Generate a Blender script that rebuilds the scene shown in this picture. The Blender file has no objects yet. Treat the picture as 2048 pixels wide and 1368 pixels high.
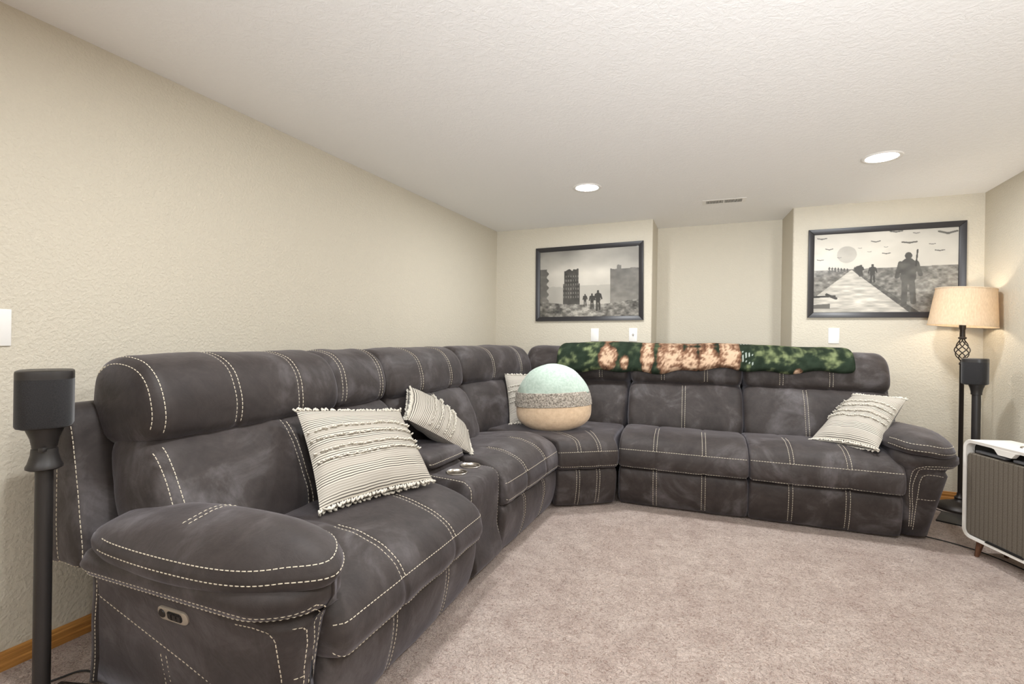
import bpy, bmesh, math, random
import numpy as np
from mathutils import Vector, Matrix, noise
from mathutils.bvhtree import BVHTree

random.seed(7)
SC = bpy.context.scene
COL = SC.collection
PI = math.pi

# ------------------------------------------------------------------ camera
F_PX, YAW, PITCH, ROLL, V0, CAM_H = 980.0, math.radians(23.94), math.radians(-.08), math.radians(.88), 673.8, 1.10
fw = Vector((-math.sin(YAW) * math.cos(PITCH), math.cos(YAW) * math.cos(PITCH), math.sin(PITCH)))
r0 = Vector((math.cos(YAW), math.sin(YAW), 0))
u0 = r0.cross(fw)
rt = r0 * math.cos(ROLL) + u0 * math.sin(ROLL)
up = -r0 * math.sin(ROLL) + u0 * math.cos(ROLL)
cam = bpy.data.cameras.new('camera')
cam.sensor_width = 36.0
cam.lens = F_PX / 2048 * 36.0
cam.shift_y = -(684 - V0) / 2048
cam.clip_start = 0.05
camo = bpy.data.objects.new('camera', cam)
COL.objects.link(camo)
camo.matrix_world = Matrix(((rt.x, up.x, -fw.x, 0), (rt.y, up.y, -fw.y, 0), (rt.z, up.z, -fw.z, CAM_H), (0, 0, 0, 1)))
SC.camera = camo

# ------------------------------------------------------------------ world, exposure, large lights
SC.view_settings.view_transform = 'Standard'
SC.view_settings.look = 'None'
SC.view_settings.gamma = 1.0
SC.view_settings.use_curve_mapping = False
SC.view_settings.exposure = 0.11
w = bpy.data.worlds.new('world')
SC.world = w
w.use_nodes = True
w.node_tree.nodes['Background'].inputs[0].default_value = (1, .96, .9, 1)
w.node_tree.nodes['Background'].inputs[1].default_value = 0.05

XL, YB, XR, HC, YR = -2.126, 4.385, 1.59, 2.135, -2.7      # room: left, back, right walls, ceiling, rear wall
CAN_W, LAMP_W, FILL_W = 20.0, 15.0, 46.0
CANS = [(-.915, 3.30), (.765, 3.345), (-.915, .95), (.765, .95), (-.915, -1.4), (.765, -1.4)]  # last four are added out of view, to light the room evenly

def area_light(name, loc, direction, size, power, color, shape='DISK'):
    l = bpy.data.lights.new(name, 'AREA')
    l.shape = shape
    l.size = size
    l.energy = power
    l.color = color
    o = bpy.data.objects.new(name, l)
    COL.objects.link(o)
    o.location = loc
    o.rotation_euler = Vector(direction).to_track_quat('-Z', 'Y').to_euler()
    return o
# added fill light behind the camera, tilted forward to brighten ceiling and far wall
area_light('fill_light', (.6, -1.3, 1.15), (-.12, .88, .46), .7, FILL_W, (.90, .95, 1)).data.spread = math.radians(85)

# ------------------------------------------------------------------ helpers: materials
def srgb(r, g, b):
    f = lambda c: (c / 255 / 12.92) if c / 255 <= .04045 else ((c / 255 + .055) / 1.055) ** 2.4
    return (f(r), f(g), f(b), 1)

class NT:
    def __init__(s, name):
        s.m = bpy.data.materials.new(name)
        s.m.use_nodes = True
        s.t = s.m.node_tree
        s.b = s.t.nodes['Principled BSDF']
    def n(s, typ, **kw):
        nd = s.t.nodes.new(typ)
        for k, v in kw.items():
            if k.startswith('i_'):
                nd.inputs[k[2:].replace('_', ' ')].default_value = v
            else:
                setattr(nd, k, v)
        return nd
    def l(s, a, ao, b, bi):
        s.t.links.new(a.outputs[ao], b.inputs[bi])
    def coord(s, kind='Object', scale=(1, 1, 1)):
        tc = s.n('ShaderNodeTexCoord')
        mp = s.n('ShaderNodeMapping')
        mp.inputs['Scale'].default_value = scale
        s.l(tc, kind, mp, 'Vector')
        return mp
    def ramp(s, stops, src=None, out='Fac'):
        r = s.n('ShaderNodeValToRGB')
        els = r.color_ramp.elements
        while len(els) < len(stops):
            els.new(.5)
        for e, (p, c) in zip(els, stops):
            e.position = p
            e.color = c
        if src:
            s.l(src, out, r, 'Fac')
        return r
    def noise(s, vec, scale, detail=4, rough=.55, dist=0.0):
        nd = s.n('ShaderNodeTexNoise')
        nd.inputs['Scale'].default_value = scale
        nd.inputs['Detail'].default_value = detail
        nd.inputs['Roughness'].default_value = rough
        nd.inputs['Distortion'].default_value = dist
        s.l(vec, 'Vector', nd, 'Vector')
        return nd
    def bump(s, src, out, strength, dist, prev=None):
        b = s.n('ShaderNodeBump')
        b.inputs['Strength'].default_value = strength
        b.inputs['Distance'].default_value = dist
        s.l(src, out, b, 'Height')
        if prev:
            s.l(prev, 'Normal', b, 'Normal')
        s.l(b, 'Normal', s.b, 'Normal')
        return b
    def base(s, col=None, rough=.5, metal=0., spec=.5):
        if col:
            s.b.inputs['Base Color'].default_value = col
        s.b.inputs['Roughness'].default_value = rough
        s.b.inputs['Metallic'].default_value = metal
        s.b.inputs['Specular IOR Level'].default_value = spec
        return s

def plain(name, col, rough=.5, metal=0., spec=.5):
    return NT(name).base(col, rough, metal, spec).m

# walls: cream paint with orange peel
def m_wall():
    k = NT('cream_wall_paint').base(srgb(205, 197, 180), .6, 0, .3)
    mp = k.coord()
    n1 = k.noise(mp, 90, 3, .5)
    r = k.ramp([(.42, (0, 0, 0, 1)), (.62, (1, 1, 1, 1))], n1)
    k.bump(r, 'Color', .32, .004)
    return k.m
def m_ceiling():
    k = NT('white_textured_ceiling').base(srgb(245, 244, 242), .65, 0, .3)
    mp = k.coord()
    n1 = k.noise(mp, 34, 5, .6, 1.2)
    r = k.ramp([(.40, (0, 0, 0, 1)), (.50, (.35, .35, .35, 1)), (.58, (1, 1, 1, 1))], n1)
    n2 = k.noise(mp, 130, 3, .6)
    b1 = k.bump(n2, 'Fac', .15, .003)
    k.bump(r, 'Color', .20, .004, b1)
    return k.m
def m_carpet():
    k = NT('beige_carpet').base(None, .95, 0, .1)
    mp = k.coord()
    big = k.noise(mp, 2.6, 4, .6)
    mid = k.noise(mp, 10, 4, .6)
    fine = k.noise(mp, 170, 4, .7)
    tw = k.noise(mp, 70, 3, .6, 1.5)
    c1 = k.ramp([(.3, srgb(190, 168, 156)), (.66, srgb(232, 214, 202))], mid)
    c2 = k.ramp([(.3, srgb(194, 170, 158)), (.7, srgb(230, 212, 200))], big)
    mx = k.n('ShaderNodeMix', data_type='RGBA')
    mx.inputs[0].default_value = .45
    k.l(c1, 'Color', mx, 6)
    k.l(c2, 'Color', mx, 7)
    c3 = k.ramp([(.30, srgb(140, 112, 98)), (.46, (1, 1, 1, 1))], fine)
    ml = k.n('ShaderNodeMix', data_type='RGBA', blend_type='MULTIPLY')
    ml.inputs[0].default_value = .55
    k.l(mx, 2, ml, 6)
    k.l(c3, 'Color', ml, 7)
    k.l(ml, 2, k.b, 'Base Color')
    c4 = k.ramp([(.34, srgb(168, 142, 128)), (.50, (1, 1, 1, 1))], tw)
    m4 = k.n('ShaderNodeMix', data_type='RGBA', blend_type='MULTIPLY')
    m4.inputs[0].default_value = .6
    k.l(ml, 2, m4, 6)
    k.l(c4, 'Color', m4, 7)
    k.l(m4, 2, k.b, 'Base Color')
    b1 = k.bump(fine, 'Fac', .8, .012)
    k.bump(tw, 'Fac', .9, .018, b1)
    k.b.inputs['Sheen Weight'].default_value = .15
    return k.m
def m_suede():
    k = NT('charcoal_faux_suede').base(None, .62, 0, .35)
    tc = k.n('ShaderNodeTexCoord')
    oi = k.n('ShaderNodeObjectInfo')
    ad = k.n('ShaderNodeVectorMath', operation='ADD')
    k.l(tc, 'Object', ad, 0)
    k.l(oi, 'Location', ad, 1)
    mp = k.n('ShaderNodeMapping')
    k.l(ad, 'Vector', mp, 'Vector')
    n1 = k.noise(mp, 4.0, 6, .6, .7)
    n2 = k.noise(mp, 17, 5, .65, 1.6)
    c1 = k.ramp([(.34, srgb(44, 37, 34)), (.52, srgb(60, 53, 50)), (.68, srgb(94, 89, 89))], n1)
    c2 = k.ramp([(.40, srgb(120, 112, 110)), (.62, srgb(235, 232, 235))], n2)
    ml = k.n('ShaderNodeMix', data_type='RGBA', blend_type='MULTIPLY')
    ml.inputs[0].default_value = .30
    k.l(c1, 'Color', ml, 6)
    k.l(c2, 'Color', ml, 7)
    k.l(ml, 2, k.b, 'Base Color')
    n3 = k.noise(mp, 420, 3, .6)
    n4 = k.noise(mp, 11, 4, .6, 1.0)
    b1 = k.bump(n3, 'Fac', .12, .002)
    k.bump(n4, 'Fac', .22, .012, b1)
    k.b.inputs['Sheen Weight'].default_value = .32
    k.b.inputs['Sheen Roughness'].default_value = .45
    k.b.inputs['Sheen Tint'].default_value = srgb(200, 196, 205)
    return k.m
def m_oak():
    k = NT('honey_oak').base(None, .35, 0, .5)
    mp = k.coord('Object', (1.2, 1.2, 22))
    n1 = k.noise(mp, 4, 5, .6, .6)
    r = k.ramp([(.3, srgb(150, 98, 44)), (.7, srgb(196, 142, 76))], n1)
    k.l(r, 'Color', k.b, 'Base Color')
    return k.m
def m_vcol(name, rough=.6, spec=.3, bump=None, coat=0.):
    k = NT(name).base(None, rough, 0, spec)
    a = k.n('ShaderNodeVertexColor', layer_name='col')
    k.l(a, 'Color', k.b, 'Base Color')
    if bump:
        mp = k.coord()
        n1 = k.noise(mp, bump[0], 3, .7)
        k.bump(n1, 'Fac', bump[1], bump[2])
    k.b.inputs['Coat Weight'].default_value = coat
    k.b.inputs['Coat Roughness'].default_value = .04
    return k.m
def m_stripe():
    k = NT('striped_woven_cotton').base(None, .85, 0, .15)
    tc = k.n('ShaderNodeTexCoord')
    sp = k.n('ShaderNodeSeparateXYZ')
    k.l(tc, 'UV', sp, 'Vector')
    mp = k.n('ShaderNodeMapping')
    k.l(tc, 'UV', mp, 'Vector')
    nz = k.noise(mp, 5, 2, .5)
    ms = k.n('ShaderNodeMath', operation='MULTIPLY_ADD')
    k.l(nz, 'Fac', ms, 0)
    ms.inputs[1].default_value = .02
    k.l(sp, 'Y', ms, 2)
    m1 = k.n('ShaderNodeMath', operation='MULTIPLY')
    k.l(ms, 'Value', m1, 0)
    m1.inputs[1].default_value = 46
    fr = k.n('ShaderNodeMath', operation='FRACT')
    k.l(m1, 'Value', fr, 0)
    r1 = k.ramp([(.0, srgb(84, 78, 73)), (.34, srgb(90, 84, 79)), (.40, srgb(206, 199, 185)), (.9, srgb(210, 204, 191)), (1, srgb(110, 104, 98))], fr, 'Value')
    m2 = k.n('ShaderNodeMath', operation='MULTIPLY')
    k.l(ms, 'Value', m2, 0)
    m2.inputs[1].default_value = 5.3
    f2 = k.n('ShaderNodeMath', operation='FRACT')
    k.l(m2, 'Value', f2, 0)
    r2 = k.ramp([(.0, (0, 0, 0, 1)), (.5, (.15, .15, .15, 1)), (.6, (.75, .75, .75, 1)), (.95, (.7, .7, .7, 1)), (1., (0, 0, 0, 1))], f2, 'Value')
    mx = k.n('ShaderNodeMix', data_type='RGBA')
    k.l(r2, 'Color', mx, 0)
    k.l(r1, 'Color', mx, 6)
    mx.inputs[7].default_value = srgb(176, 169, 158)
    k.l(mx, 2, k.b, 'Base Color')
    n3 = k.noise(mp, 160, 2, .6)
    b1 = k.bump(n3, 'Fac', .35, .003)
    k.bump(fr, 'Value', .25, .003, b1)
    return k.m
def m_glass():
    k = NT('picture_glass')
    t = k.t
    tr = t.nodes.new('ShaderNodeBsdfTransparent')
    gl = t.nodes.new('ShaderNodeBsdfGlossy')
    gl.inputs['Roughness'].default_value = .02
    fr = t.nodes.new('ShaderNodeFresnel')
    fr.inputs['IOR'].default_value = 1.45
    mx = t.nodes.new('ShaderNodeMixShader')
    t.links.new(fr.outputs[0], mx.inputs[0])
    t.links.new(tr.outputs[0], mx.inputs[1])
    t.links.new(gl.outputs[0], mx.inputs[2])
    t.links.new(mx.outputs[0], t.nodes['Material Output'].inputs[0])
    return k.m
def m_shade():
    k = NT('beige_shade_fabric')
    t = k.t
    mp = k.coord('Object', (1, 1, .25))
    n1 = k.noise(mp, 160, 2, .6)
    r = k.ramp([(.3, srgb(218, 198, 170)), (.7, srgb(232, 214, 188))], n1)
    df = t.nodes.new('ShaderNodeBsdfDiffuse')
    tl = t.nodes.new('ShaderNodeBsdfTranslucent')
    k.l(r, 'Color', df, 'Color')
    k.l(r, 'Color', tl, 'Color')
    mx = t.nodes.new('ShaderNodeMixShader')
    mx.inputs[0].default_value = .30
    t.links.new(df.outputs[0], mx.inputs[1])
    t.links.new(tl.outputs[0], mx.inputs[2])
    t.links.new(mx.outputs[0], t.nodes['Material Output'].inputs[0])
    return k.m
def m_emit(name, col, s):
    k = NT(name)
    k.b.inputs['Base Color'].default_value = (.9, .9, .9, 1)
    k.b.inputs['Emission Color'].default_value = col
    k.b.inputs['Emission Strength'].default_value = s
    return k.m
def m_fabric(name, c1, c2, scale, bs=.5, bd=.004, rough=.9):
    k = NT(name).base(None, rough, 0, .15)
    mp = k.coord()
    n1 = k.noise(mp, scale, 3, .65)
    r = k.ramp([(.35, c1), (.65, c2)], n1)
    k.l(r, 'Color', k.b, 'Base Color')
    k.bump(n1, 'Fac', bs, bd)
    k.b.inputs['Sheen Weight'].default_value = .2
    return k.m
def m_grille():
    k = NT('taupe_ribbed_grille_cloth').base(None, .9, 0, .15)
    tc = k.n('ShaderNodeTexCoord')
    sp = k.n('ShaderNodeSeparateXYZ')
    k.l(tc, 'Object', sp, 'Vector')
    mp = k.n('ShaderNodeMapping')
    k.l(tc, 'Object', mp, 'Vector')
    m1 = k.n('ShaderNodeMath', operation='MULTIPLY')
    k.l(sp, 'X', m1, 0)
    m1.inputs[1].default_value = 40
    fr = k.n('ShaderNodeMath', operation='FRACT')
    k.l(m1, 'Value', fr, 0)
    n1 = k.noise(mp, 260, 3, .7)
    r1 = k.ramp([(.0, srgb(92, 84, 75)), (.14, srgb(116, 108, 97)), (.86, srgb(120, 112, 101)), (1., srgb(92, 84, 75))], fr, 'Value')
    r2 = k.ramp([(.3, srgb(170, 165, 160)), (.7, (1, 1, 1, 1))], n1)
    ml = k.n('ShaderNodeMix', data_type='RGBA', blend_type='MULTIPLY')
    ml.inputs[0].default_value = .8
    k.l(r1, 'Color', ml, 6)
    k.l(r2, 'Color', ml, 7)
    k.l(ml, 2, k.b, 'Base Color')
    k.bump(n1, 'Fac', .4, .003)
    return k.m
def m_brushed():
    k = NT('brushed_steel').base(srgb(196, 190, 182), .3, 1, .5)
    mp = k.coord('Object', (1, 1, 60))
    n1 = k.noise(mp, 30, 2)
    k.bump(n1, 'Fac', .1, .001)
    return k.m
def m_walnut():
    k = NT('walnut_wood').base(None, .45)
    mp = k.coord('Object', (6, 6, 1))
    n1 = k.noise(mp, 30, 4)
    r = k.ramp([(.3, srgb(70, 44, 30)), (.7, srgb(118, 80, 56))], n1)
    k.l(r, 'Color', k.b, 'Base Color')
    return k.m

M = dict(
    wall=m_wall(), ceil=m_ceiling(), carpet=m_carpet(), suede=m_suede(), oak=m_oak(), stripe=m_stripe(),
    glass=m_glass(), shade=m_shade(), grille=m_grille(), steel=m_brushed(), walnut=m_walnut(),
    thread=plain('cream_thread', srgb(208, 198, 178), .7),
    pillowback=m_fabric('grey_cotton_back', srgb(112, 107, 101), srgb(128, 122, 116), 120),
    tuft=m_fabric('cream_yarn', srgb(206, 199, 184), srgb(224, 218, 206), 200),
    under=plain('black_dust_cover', srgb(26, 24, 24), .9),
    black=plain('black_satin_metal', srgb(40, 37, 36), .42, .0, .5),
    blackcloth=m_fabric('black_speaker_grille', srgb(34, 33, 34), srgb(52, 51, 52), 500, .25, .001, .7),
    frame=plain('black_picture_frame', srgb(42, 40, 42), .38),
    print=m_vcol('sepia_print', .5, .3),
    white=plain('white_plastic', srgb(236, 233, 228), .35),
    whitemetal=plain('white_enamel', srgb(226, 222, 214), .4),
    dark=plain('dark_recess', srgb(22, 20, 19), .8),
    can=m_emit('lit_can_lens', (1, .965, .92, 1), 14.0),
    bulb=m_emit('lit_bulb', (1, .86, .66, 1), 12.0),
    blanket=m_vcol('printed_plush_blanket', .95, .1, (240, .9, .008)),
    mint=m_fabric('mint_velour', srgb(170, 188, 175), srgb(190, 205, 193), 60, .25, .003),
    tan=m_fabric('tan_velour', srgb(214, 186, 154), srgb(229, 203, 172), 40, .25, .003),
    fleece=m_fabric('grey_fleece', srgb(120, 112, 102), srgb(214, 204, 190), 95, 1.0, .012),
    silver=plain('silver_plastic', srgb(176, 166, 152), .35, .3),
    button=plain('black_button', srgb(34, 30, 28), .4),
    iron=plain('dark_bronze_iron', srgb(48, 42, 38), .45, .4),
    cord=plain('black_cord', srgb(22, 20, 20), .6),
)

# ------------------------------------------------------------------ helpers: objects
def tag(o, label=None, cat=None, group=None, kind=None):
    if label: o['label'] = label
    if cat: o['category'] = cat
    if group: o['group'] = group
    if kind: o['kind'] = kind
    return o
def thing(name, label, cat, loc=(0, 0, 0), rotz=0., group=None, rot=None):
    o = bpy.data.objects.new(name, None)
    o.empty_display_size = .1
    COL.objects.link(o)
    o.location = loc
    o.rotation_euler = rot if rot else (0, 0, rotz)
    return tag(o, label, cat, group)
def mesh_obj(name, verts, faces, mat, parent=None, smooth=True, auto=None):
    me = bpy.data.meshes.new(name)
    me.from_pydata([tuple(v) for v in verts], [], faces)
    me.update()
    if smooth:
        me.polygons.foreach_set('use_smooth', [True] * len(me.polygons))
        if auto:
            me.set_sharp_from_angle(angle=math.radians(auto))
    o = bpy.data.objects.new(name, me)
    if mat: me.materials.append(mat)
    COL.objects.link(o)
    if parent: o.parent = parent
    return o
def bm_obj(name, bm, mat, parent=None, smooth=True, auto=40):
    me = bpy.data.meshes.new(name)
    bm.normal_update()
    bm.to_mesh(me)
    bm.free()
    if smooth:
        me.polygons.foreach_set('use_smooth', [True] * len(me.polygons))
        if auto: me.set_sharp_from_angle(angle=math.radians(auto))
    o = bpy.data.objects.new(name, me)
    if mat: me.materials.append(mat)
    COL.objects.link(o)
    if parent: o.parent = parent
    return o
def box_bm(x0, x1, y0, y1, z0, z1, bev=0., seg=2, bm=None, mtx=None):
    own = bm is None
    b = bmesh.new()
    bmesh.ops.create_cube(b, size=1)
    for v in b.verts:
        v.co = Vector((x0 + (v.co.x + .5) * (x1 - x0), y0 + (v.co.y + .5) * (y1 - y0), z0 + (v.co.z + .5) * (z1 - z0)))
    if bev > 0:
        bmesh.ops.bevel(b, geom=list(b.edges), offset=bev, segments=seg, profile=.5, affect='EDGES')
    if mtx: bmesh.ops.transform(b, matrix=mtx, verts=b.verts)
    if own: return b
    me = bpy.data.meshes.new('tmp')
    b.to_mesh(me)
    b.free()
    bm.from_mesh(me)
    bpy.data.meshes.remove(me)
    return bm
def box(name, x0, x1, y0, y1, z0, z1, mat, parent=None, bev=.003, seg=2):
    return bm_obj(name, box_bm(x0, x1, y0, y1, z0, z1, bev, seg), mat, parent)
def lathe(name, prof, mat, parent=None, n=40, loc=(0, 0, 0), auto=50):
    vs, fs = [], []
    for (r, z) in prof:
        for i in range(n):
            a = 2 * PI * i / n
            vs.append((loc[0] + r * math.cos(a), loc[1] + r * math.sin(a), loc[2] + z))
    for j in range(len(prof) - 1):
        for i in range(n):
            k = (i + 1) % n
            fs.append((j * n + i, j * n + k, (j + 1) * n + k, (j + 1) * n + i))
    return mesh_obj(name, vs, fs, mat, parent, True, auto)
def tube_geo(pts, r, n=8, vs=None, fs=None, closed=False):
    vs = [] if vs is None else vs
    fs = [] if fs is None else fs
    pts = [Vector(p) for p in pts]
    off = len(vs)
    m = len(pts)
    ref = Vector((0, 0, 1))
    for i, p in enumerate(pts):
        a = pts[max(0, i - 1)]
        b = pts[min(m - 1, i + 1)]
        t = (b - a).normalized()
        rr = r[i] if isinstance(r, (list, tuple)) else r
        s = t.cross(ref)
        if s.length < .05: s = t.cross(Vector((1, 0, 0)))
        s.normalize()
        q = t.cross(s)
        for k in range(n):
            an = 2 * PI * k / n
            vs.append(p + (s * math.cos(an) + q * math.sin(an)) * rr)
    for i in range(m - 1):
        for k in range(n):
            k2 = (k + 1) % n
            fs.append((off + i * n + k, off + i * n + k2, off + (i + 1) * n + k2, off + (i + 1) * n + k))
    fs.append(tuple(off + k for k in range(n))[::-1])
    fs.append(tuple(off + (m - 1) * n + k for k in range(n)))
    return vs, fs
def tube(name, pts, r, mat, parent=None, n=10):
    vs, fs = tube_geo(pts, r, n)
    return mesh_obj(name, vs, fs, mat, parent, True, 60)
def catmull(pts, closed, n):
    pts = [Vector(p) for p in pts]
    m = len(pts)
    out = []
    segs = m if closed else m - 1
    dense = []
    for i in range(segs):
        if closed:
            p0, p1, p2, p3 = pts[(i - 1) % m], pts[i], pts[(i + 1) % m], pts[(i + 2) % m]
        else:
            p0, p1, p2, p3 = pts[max(i - 1, 0)], pts[i], pts[i + 1], pts[min(i + 2, m - 1)]
        for j in range(12):
            t = j / 12
            dense.append(.5 * ((2 * p1) + (p2 - p0) * t + (2 * p0 - 5 * p1 + 4 * p2 - p3) * t * t + (3 * p1 - p0 - 3 * p2 + p3) * t ** 3))
    dense.append(pts[0].copy() if closed else pts[-1].copy())
    L = [0]
    for a, b in zip(dense, dense[1:]): L.append(L[-1] + (b - a).length)
    tot = L[-1]
    k = 0
    cnt = n if closed else n - 1
    for i in range(n):
        s = tot * i / cnt
        while k < len(L) - 2 and L[k + 1] < s: k += 1
        f = (s - L[k]) / max(1e-9, L[k + 1] - L[k])
        out.append(dense[k].lerp(dense[k + 1], min(1, max(0, f))))
    return out
def bvh_of(o):
    me = o.data
    return BVHTree.FromPolygons([v.co for v in me.vertices], [tuple(p.vertices) for p in me.polygons])

def stitching(parent, lines, dash=.0105, gap=.0042, hw=.00115, lift=.0011, snap=True, name='stitching', maxd=.12):
    """dashed thread laid on the parent's surface; lines = lists of points in the parent's space"""
    tree = bvh_of(parent) if snap else None
    vs, fs = [], []
    for ln in lines:
        ln = [Vector(p) for p in ln]
        if snap:
            q = []
            dn = []
            for a, b in zip(ln, ln[1:]):
                m = max(1, int((b - a).length / .008))
                for i in range(m): dn.append(a.lerp(b, i / m))
            dn.append(ln[-1])
            for p in dn:
                loc, nr, ix, ds = tree.find_nearest(p)
                if loc is not None and ds < maxd: q.append((loc, nr))
        else:
            q = [(p, Vector((0, 0, 1))) for p in ln]
        if len(q) < 2: continue
        L = [0]
        for a, b in zip(q, q[1:]): L.append(L[-1] + (b[0] - a[0]).length)
        def at(s):
            lo, hi = 0, len(L) - 1
            while hi - lo > 1:
                md = (lo + hi) // 2
                if L[md] <= s: lo = md
                else: hi = md
            f = (s - L[lo]) / max(1e-9, L[lo + 1] - L[lo])
            return q[lo][0].lerp(q[lo + 1][0], f), q[lo][1].lerp(q[lo + 1][1], f).normalized()
        s = 0
        while s + dash < L[-1]:
            a, na = at(s)
            b, nb = at(s + dash)
            md, nm = at(s + dash / 2)
            t = (b - a)
            if t.length > .2 * dash:
                t.normalize()
                side = nm.cross(t) * hw
                o = len(vs)
                vs += [a + side + na * lift * .1, a - side + na * lift * .1, b - side + nb * lift * .1, b + side + nb * lift * .1,
                       md + side * .8 + nm * lift * 1.5, md - side * .8 + nm * lift * 1.5]
                fs += [(o, o + 4, o + 5, o + 1), (o + 4, o + 3, o + 2, o + 5), (o, o + 3, o + 4), (o + 1, o + 5, o + 2)]
            s += dash + gap
    if not vs: return None
    return tag(mesh_obj(name, vs, fs, M['thread'], parent, False), kind='stuff')

class Loft:
    """a stuffed panel: a closed (d, z) section swept along x, rounded at both ends"""
    def __init__(s, x0, x1, prof, endr=.045, nx=30, nt=64, grooves=(), gd=.004, puff=.0, wr=.004, ws=5.0, seed=0, flare=(0, 0), skew=None):
        s.x0, s.x1, s.endr = x0, x1, endr
        P = catmull([(d, z, 0) for d, z in prof], True, nt)
        s.P = P
        s.nt = nt
        ar = sum(P[i].x * P[(i + 1) % nt].y - P[(i + 1) % nt].x * P[i].y for i in range(nt))
        sg = 1 if ar > 0 else -1
        s.N = []
        for i in range(nt):
            t = P[(i + 1) % nt] - P[i - 1]
            s.N.append(Vector((t.y, -t.x, 0)).normalized() * sg)
        s.c = sum(P, Vector()) / nt
        s.hd = (max(p.x for p in P) - min(p.x for p in P)) / 2
        s.hz = (max(p.y for p in P) - min(p.y for p in P)) / 2
        s.cc = Vector(((max(p.x for p in P) + min(p.x for p in P)) / 2, (max(p.y for p in P) + min(p.y for p in P)) / 2, 0))
        s.g, s.gd, s.puff, s.wr, s.ws, s.seed, s.flare, s.skew = grooves, gd, puff, wr, ws, seed, flare, skew
        st = [x0 + (x1 - x0) * i / nx for i in range(nx + 1)]
        for f in (0, .08, .2, .4, .7, 1): st += [x0 + endr * f, x1 - endr * f]
        for g in grooves: st += [g, g - .007, g + .007, g - .015, g + .015, g - .026, g + .026]
        s.st = []
        for x in sorted(st):
            if x < x0 - 1e-6 or x > x1 + 1e-6: continue
            if not s.st or x - s.st[-1] > .0016: s.st.append(x)
    def pt(s, x, i, k=1., bulge=0.):
        p, n = s.P[i % s.nt], s.N[i % s.nt]
        q = min(x - s.x0, s.x1 - x)
        ins = 0.
        if q < s.endr:
            f = 1 - max(0, q) / s.endr
            ins = s.endr * (1 - math.sqrt(max(0, 1 - f * f)))
        u = (2 * (x - s.x0) / (s.x1 - s.x0) - 1)
        kd, kz = max(.1, 1 - ins / s.hd), max(.1, 1 - ins / s.hz)
        off = s.puff * (1 - u ** 4)
        for g in s.g: off -= s.gd * math.exp(-((x - g) / .011) ** 2)
        d = s.cc.x + (p.x - s.cc.x) * kd * k + n.x * off
        z = s.cc.y + (p.y - s.cc.y) * kz * k + n.y * off
        if s.wr:
            v = Vector((x * s.ws + s.seed * 7.3, d * s.ws, z * s.ws))
            w = noise.noise(v) * s.wr + noise.noise(v * 2.7) * s.wr * .45 - max(0, .16 - abs(noise.noise(v * 1.6 + Vector((9, 4, 2))))) * s.wr * 2.2 * max(0, noise.noise(v * .8 + Vector((3, 8, 1))) + .2)
            d += n.x * w * k
            z += n.y * w * k
        xx = x + bulge
        if s.flare != (0, 0):
            f = (x - s.x0) / (s.x1 - s.x0)
            xx += max(0, d) * (s.flare[1] * f - s.flare[0] * (1 - f))
        if s.skew: xx += s.skew(d, z)
        return Vector((xx, d, z))
    def build(s, name, mat, parent):
        vs, fs = [], []
        n = s.nt
        rings = [(s.st[0], .0, 0.008), (s.st[0], .55, .007), (s.st[0], .85, .004)]
        rings = [(s.x0, .02, -.006), (s.x0, .5, -.006), (s.x0, .85, -.003)] + [(x, 1., 0) for x in s.st] + [(s.x1, .85, .003), (s.x1, .5, .006), (s.x1, .02, .006)]
        for x, k, b in rings:
            for i in range(n): vs.append(s.pt(x, i, k, b))
        for j in range(len(rings) - 1):
            for i in range(n):
                k = (i + 1) % n
                fs.append((j * n + i, (j + 1) * n + i, (j + 1) * n + k, j * n + k))
        fs.append(tuple(range(n))[::1])
        fs.append(tuple((len(rings) - 1) * n + i for i in range(n))[::-1])
        o = mesh_obj(name, vs, fs, mat, parent)
        bm = bmesh.new()
        bm.from_mesh(o.data)
        bmesh.ops.recalc_face_normals(bm, faces=bm.faces)
        bm.to_mesh(o.data)
        bm.free()
        s.o = o
        return o
    def arc(s, x, d0, z0, d1, z1, rev=False):
        """points along the section at x, from the profile point nearest (d0,z0) to the one nearest (d1,z1)"""
        i0 = min(range(s.nt), key=lambda i: (s.P[i].x - d0) ** 2 + (s.P[i].y - z0) ** 2)
        i1 = min(range(s.nt), key=lambda i: (s.P[i].x - d1) ** 2 + (s.P[i].y - z1) ** 2)
        if rev: i0, i1 = i1, i0
        if i1 < i0: i1 += s.nt
        return [s.pt(x, i) for i in range(i0, i1 + 1)]
    def along(s, d, z, xa=None, xb=None):
        i = min(range(s.nt), key=lambda i: (s.P[i].x - d) ** 2 + (s.P[i].y - z) ** 2)
        xa = s.x0 + .004 if xa is None else xa
        xb = s.x1 - .004 if xb is None else xb
        return [s.pt(xa + (xb - xa) * k / 40, i) for k in range(41)]

def rrect(a0, a1, d0, d1, r, n=8):
    r = min(r, (a1 - a0) / 2 - 1e-4, (d1 - d0) / 2 - 1e-4)
    out = []
    for cx, cy, s in ((a1 - r, d1 - r, 0), (a0 + r, d1 - r, PI / 2), (a0 + r, d0 + r, PI), (a1 - r, d0 + r, 1.5 * PI)):
        for i in range(n): 
            t = s + PI / 2 * i / (n - 1)
            out.append((cx + r * math.cos(t), cy + r * math.sin(t)))
    return out
def rrect4(a0, a1, d0, d1, rs, n=10):
    out = []
    for (cx, sx), (cy, sy), s, r in (((a1, -1), (d1, -1), 0, rs[0]), ((a0, 1), (d1, -1), PI / 2, rs[1]), ((a0, 1), (d0, 1), PI, rs[2]), ((a1, -1), (d0, 1), 1.5 * PI, rs[3])):
        for i in range(n):
            t = s + PI / 2 * i / (n - 1)
            out.append((cx + sx * r + r * math.cos(t), cy + sy * r + r * math.sin(t)))
    return out
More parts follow.
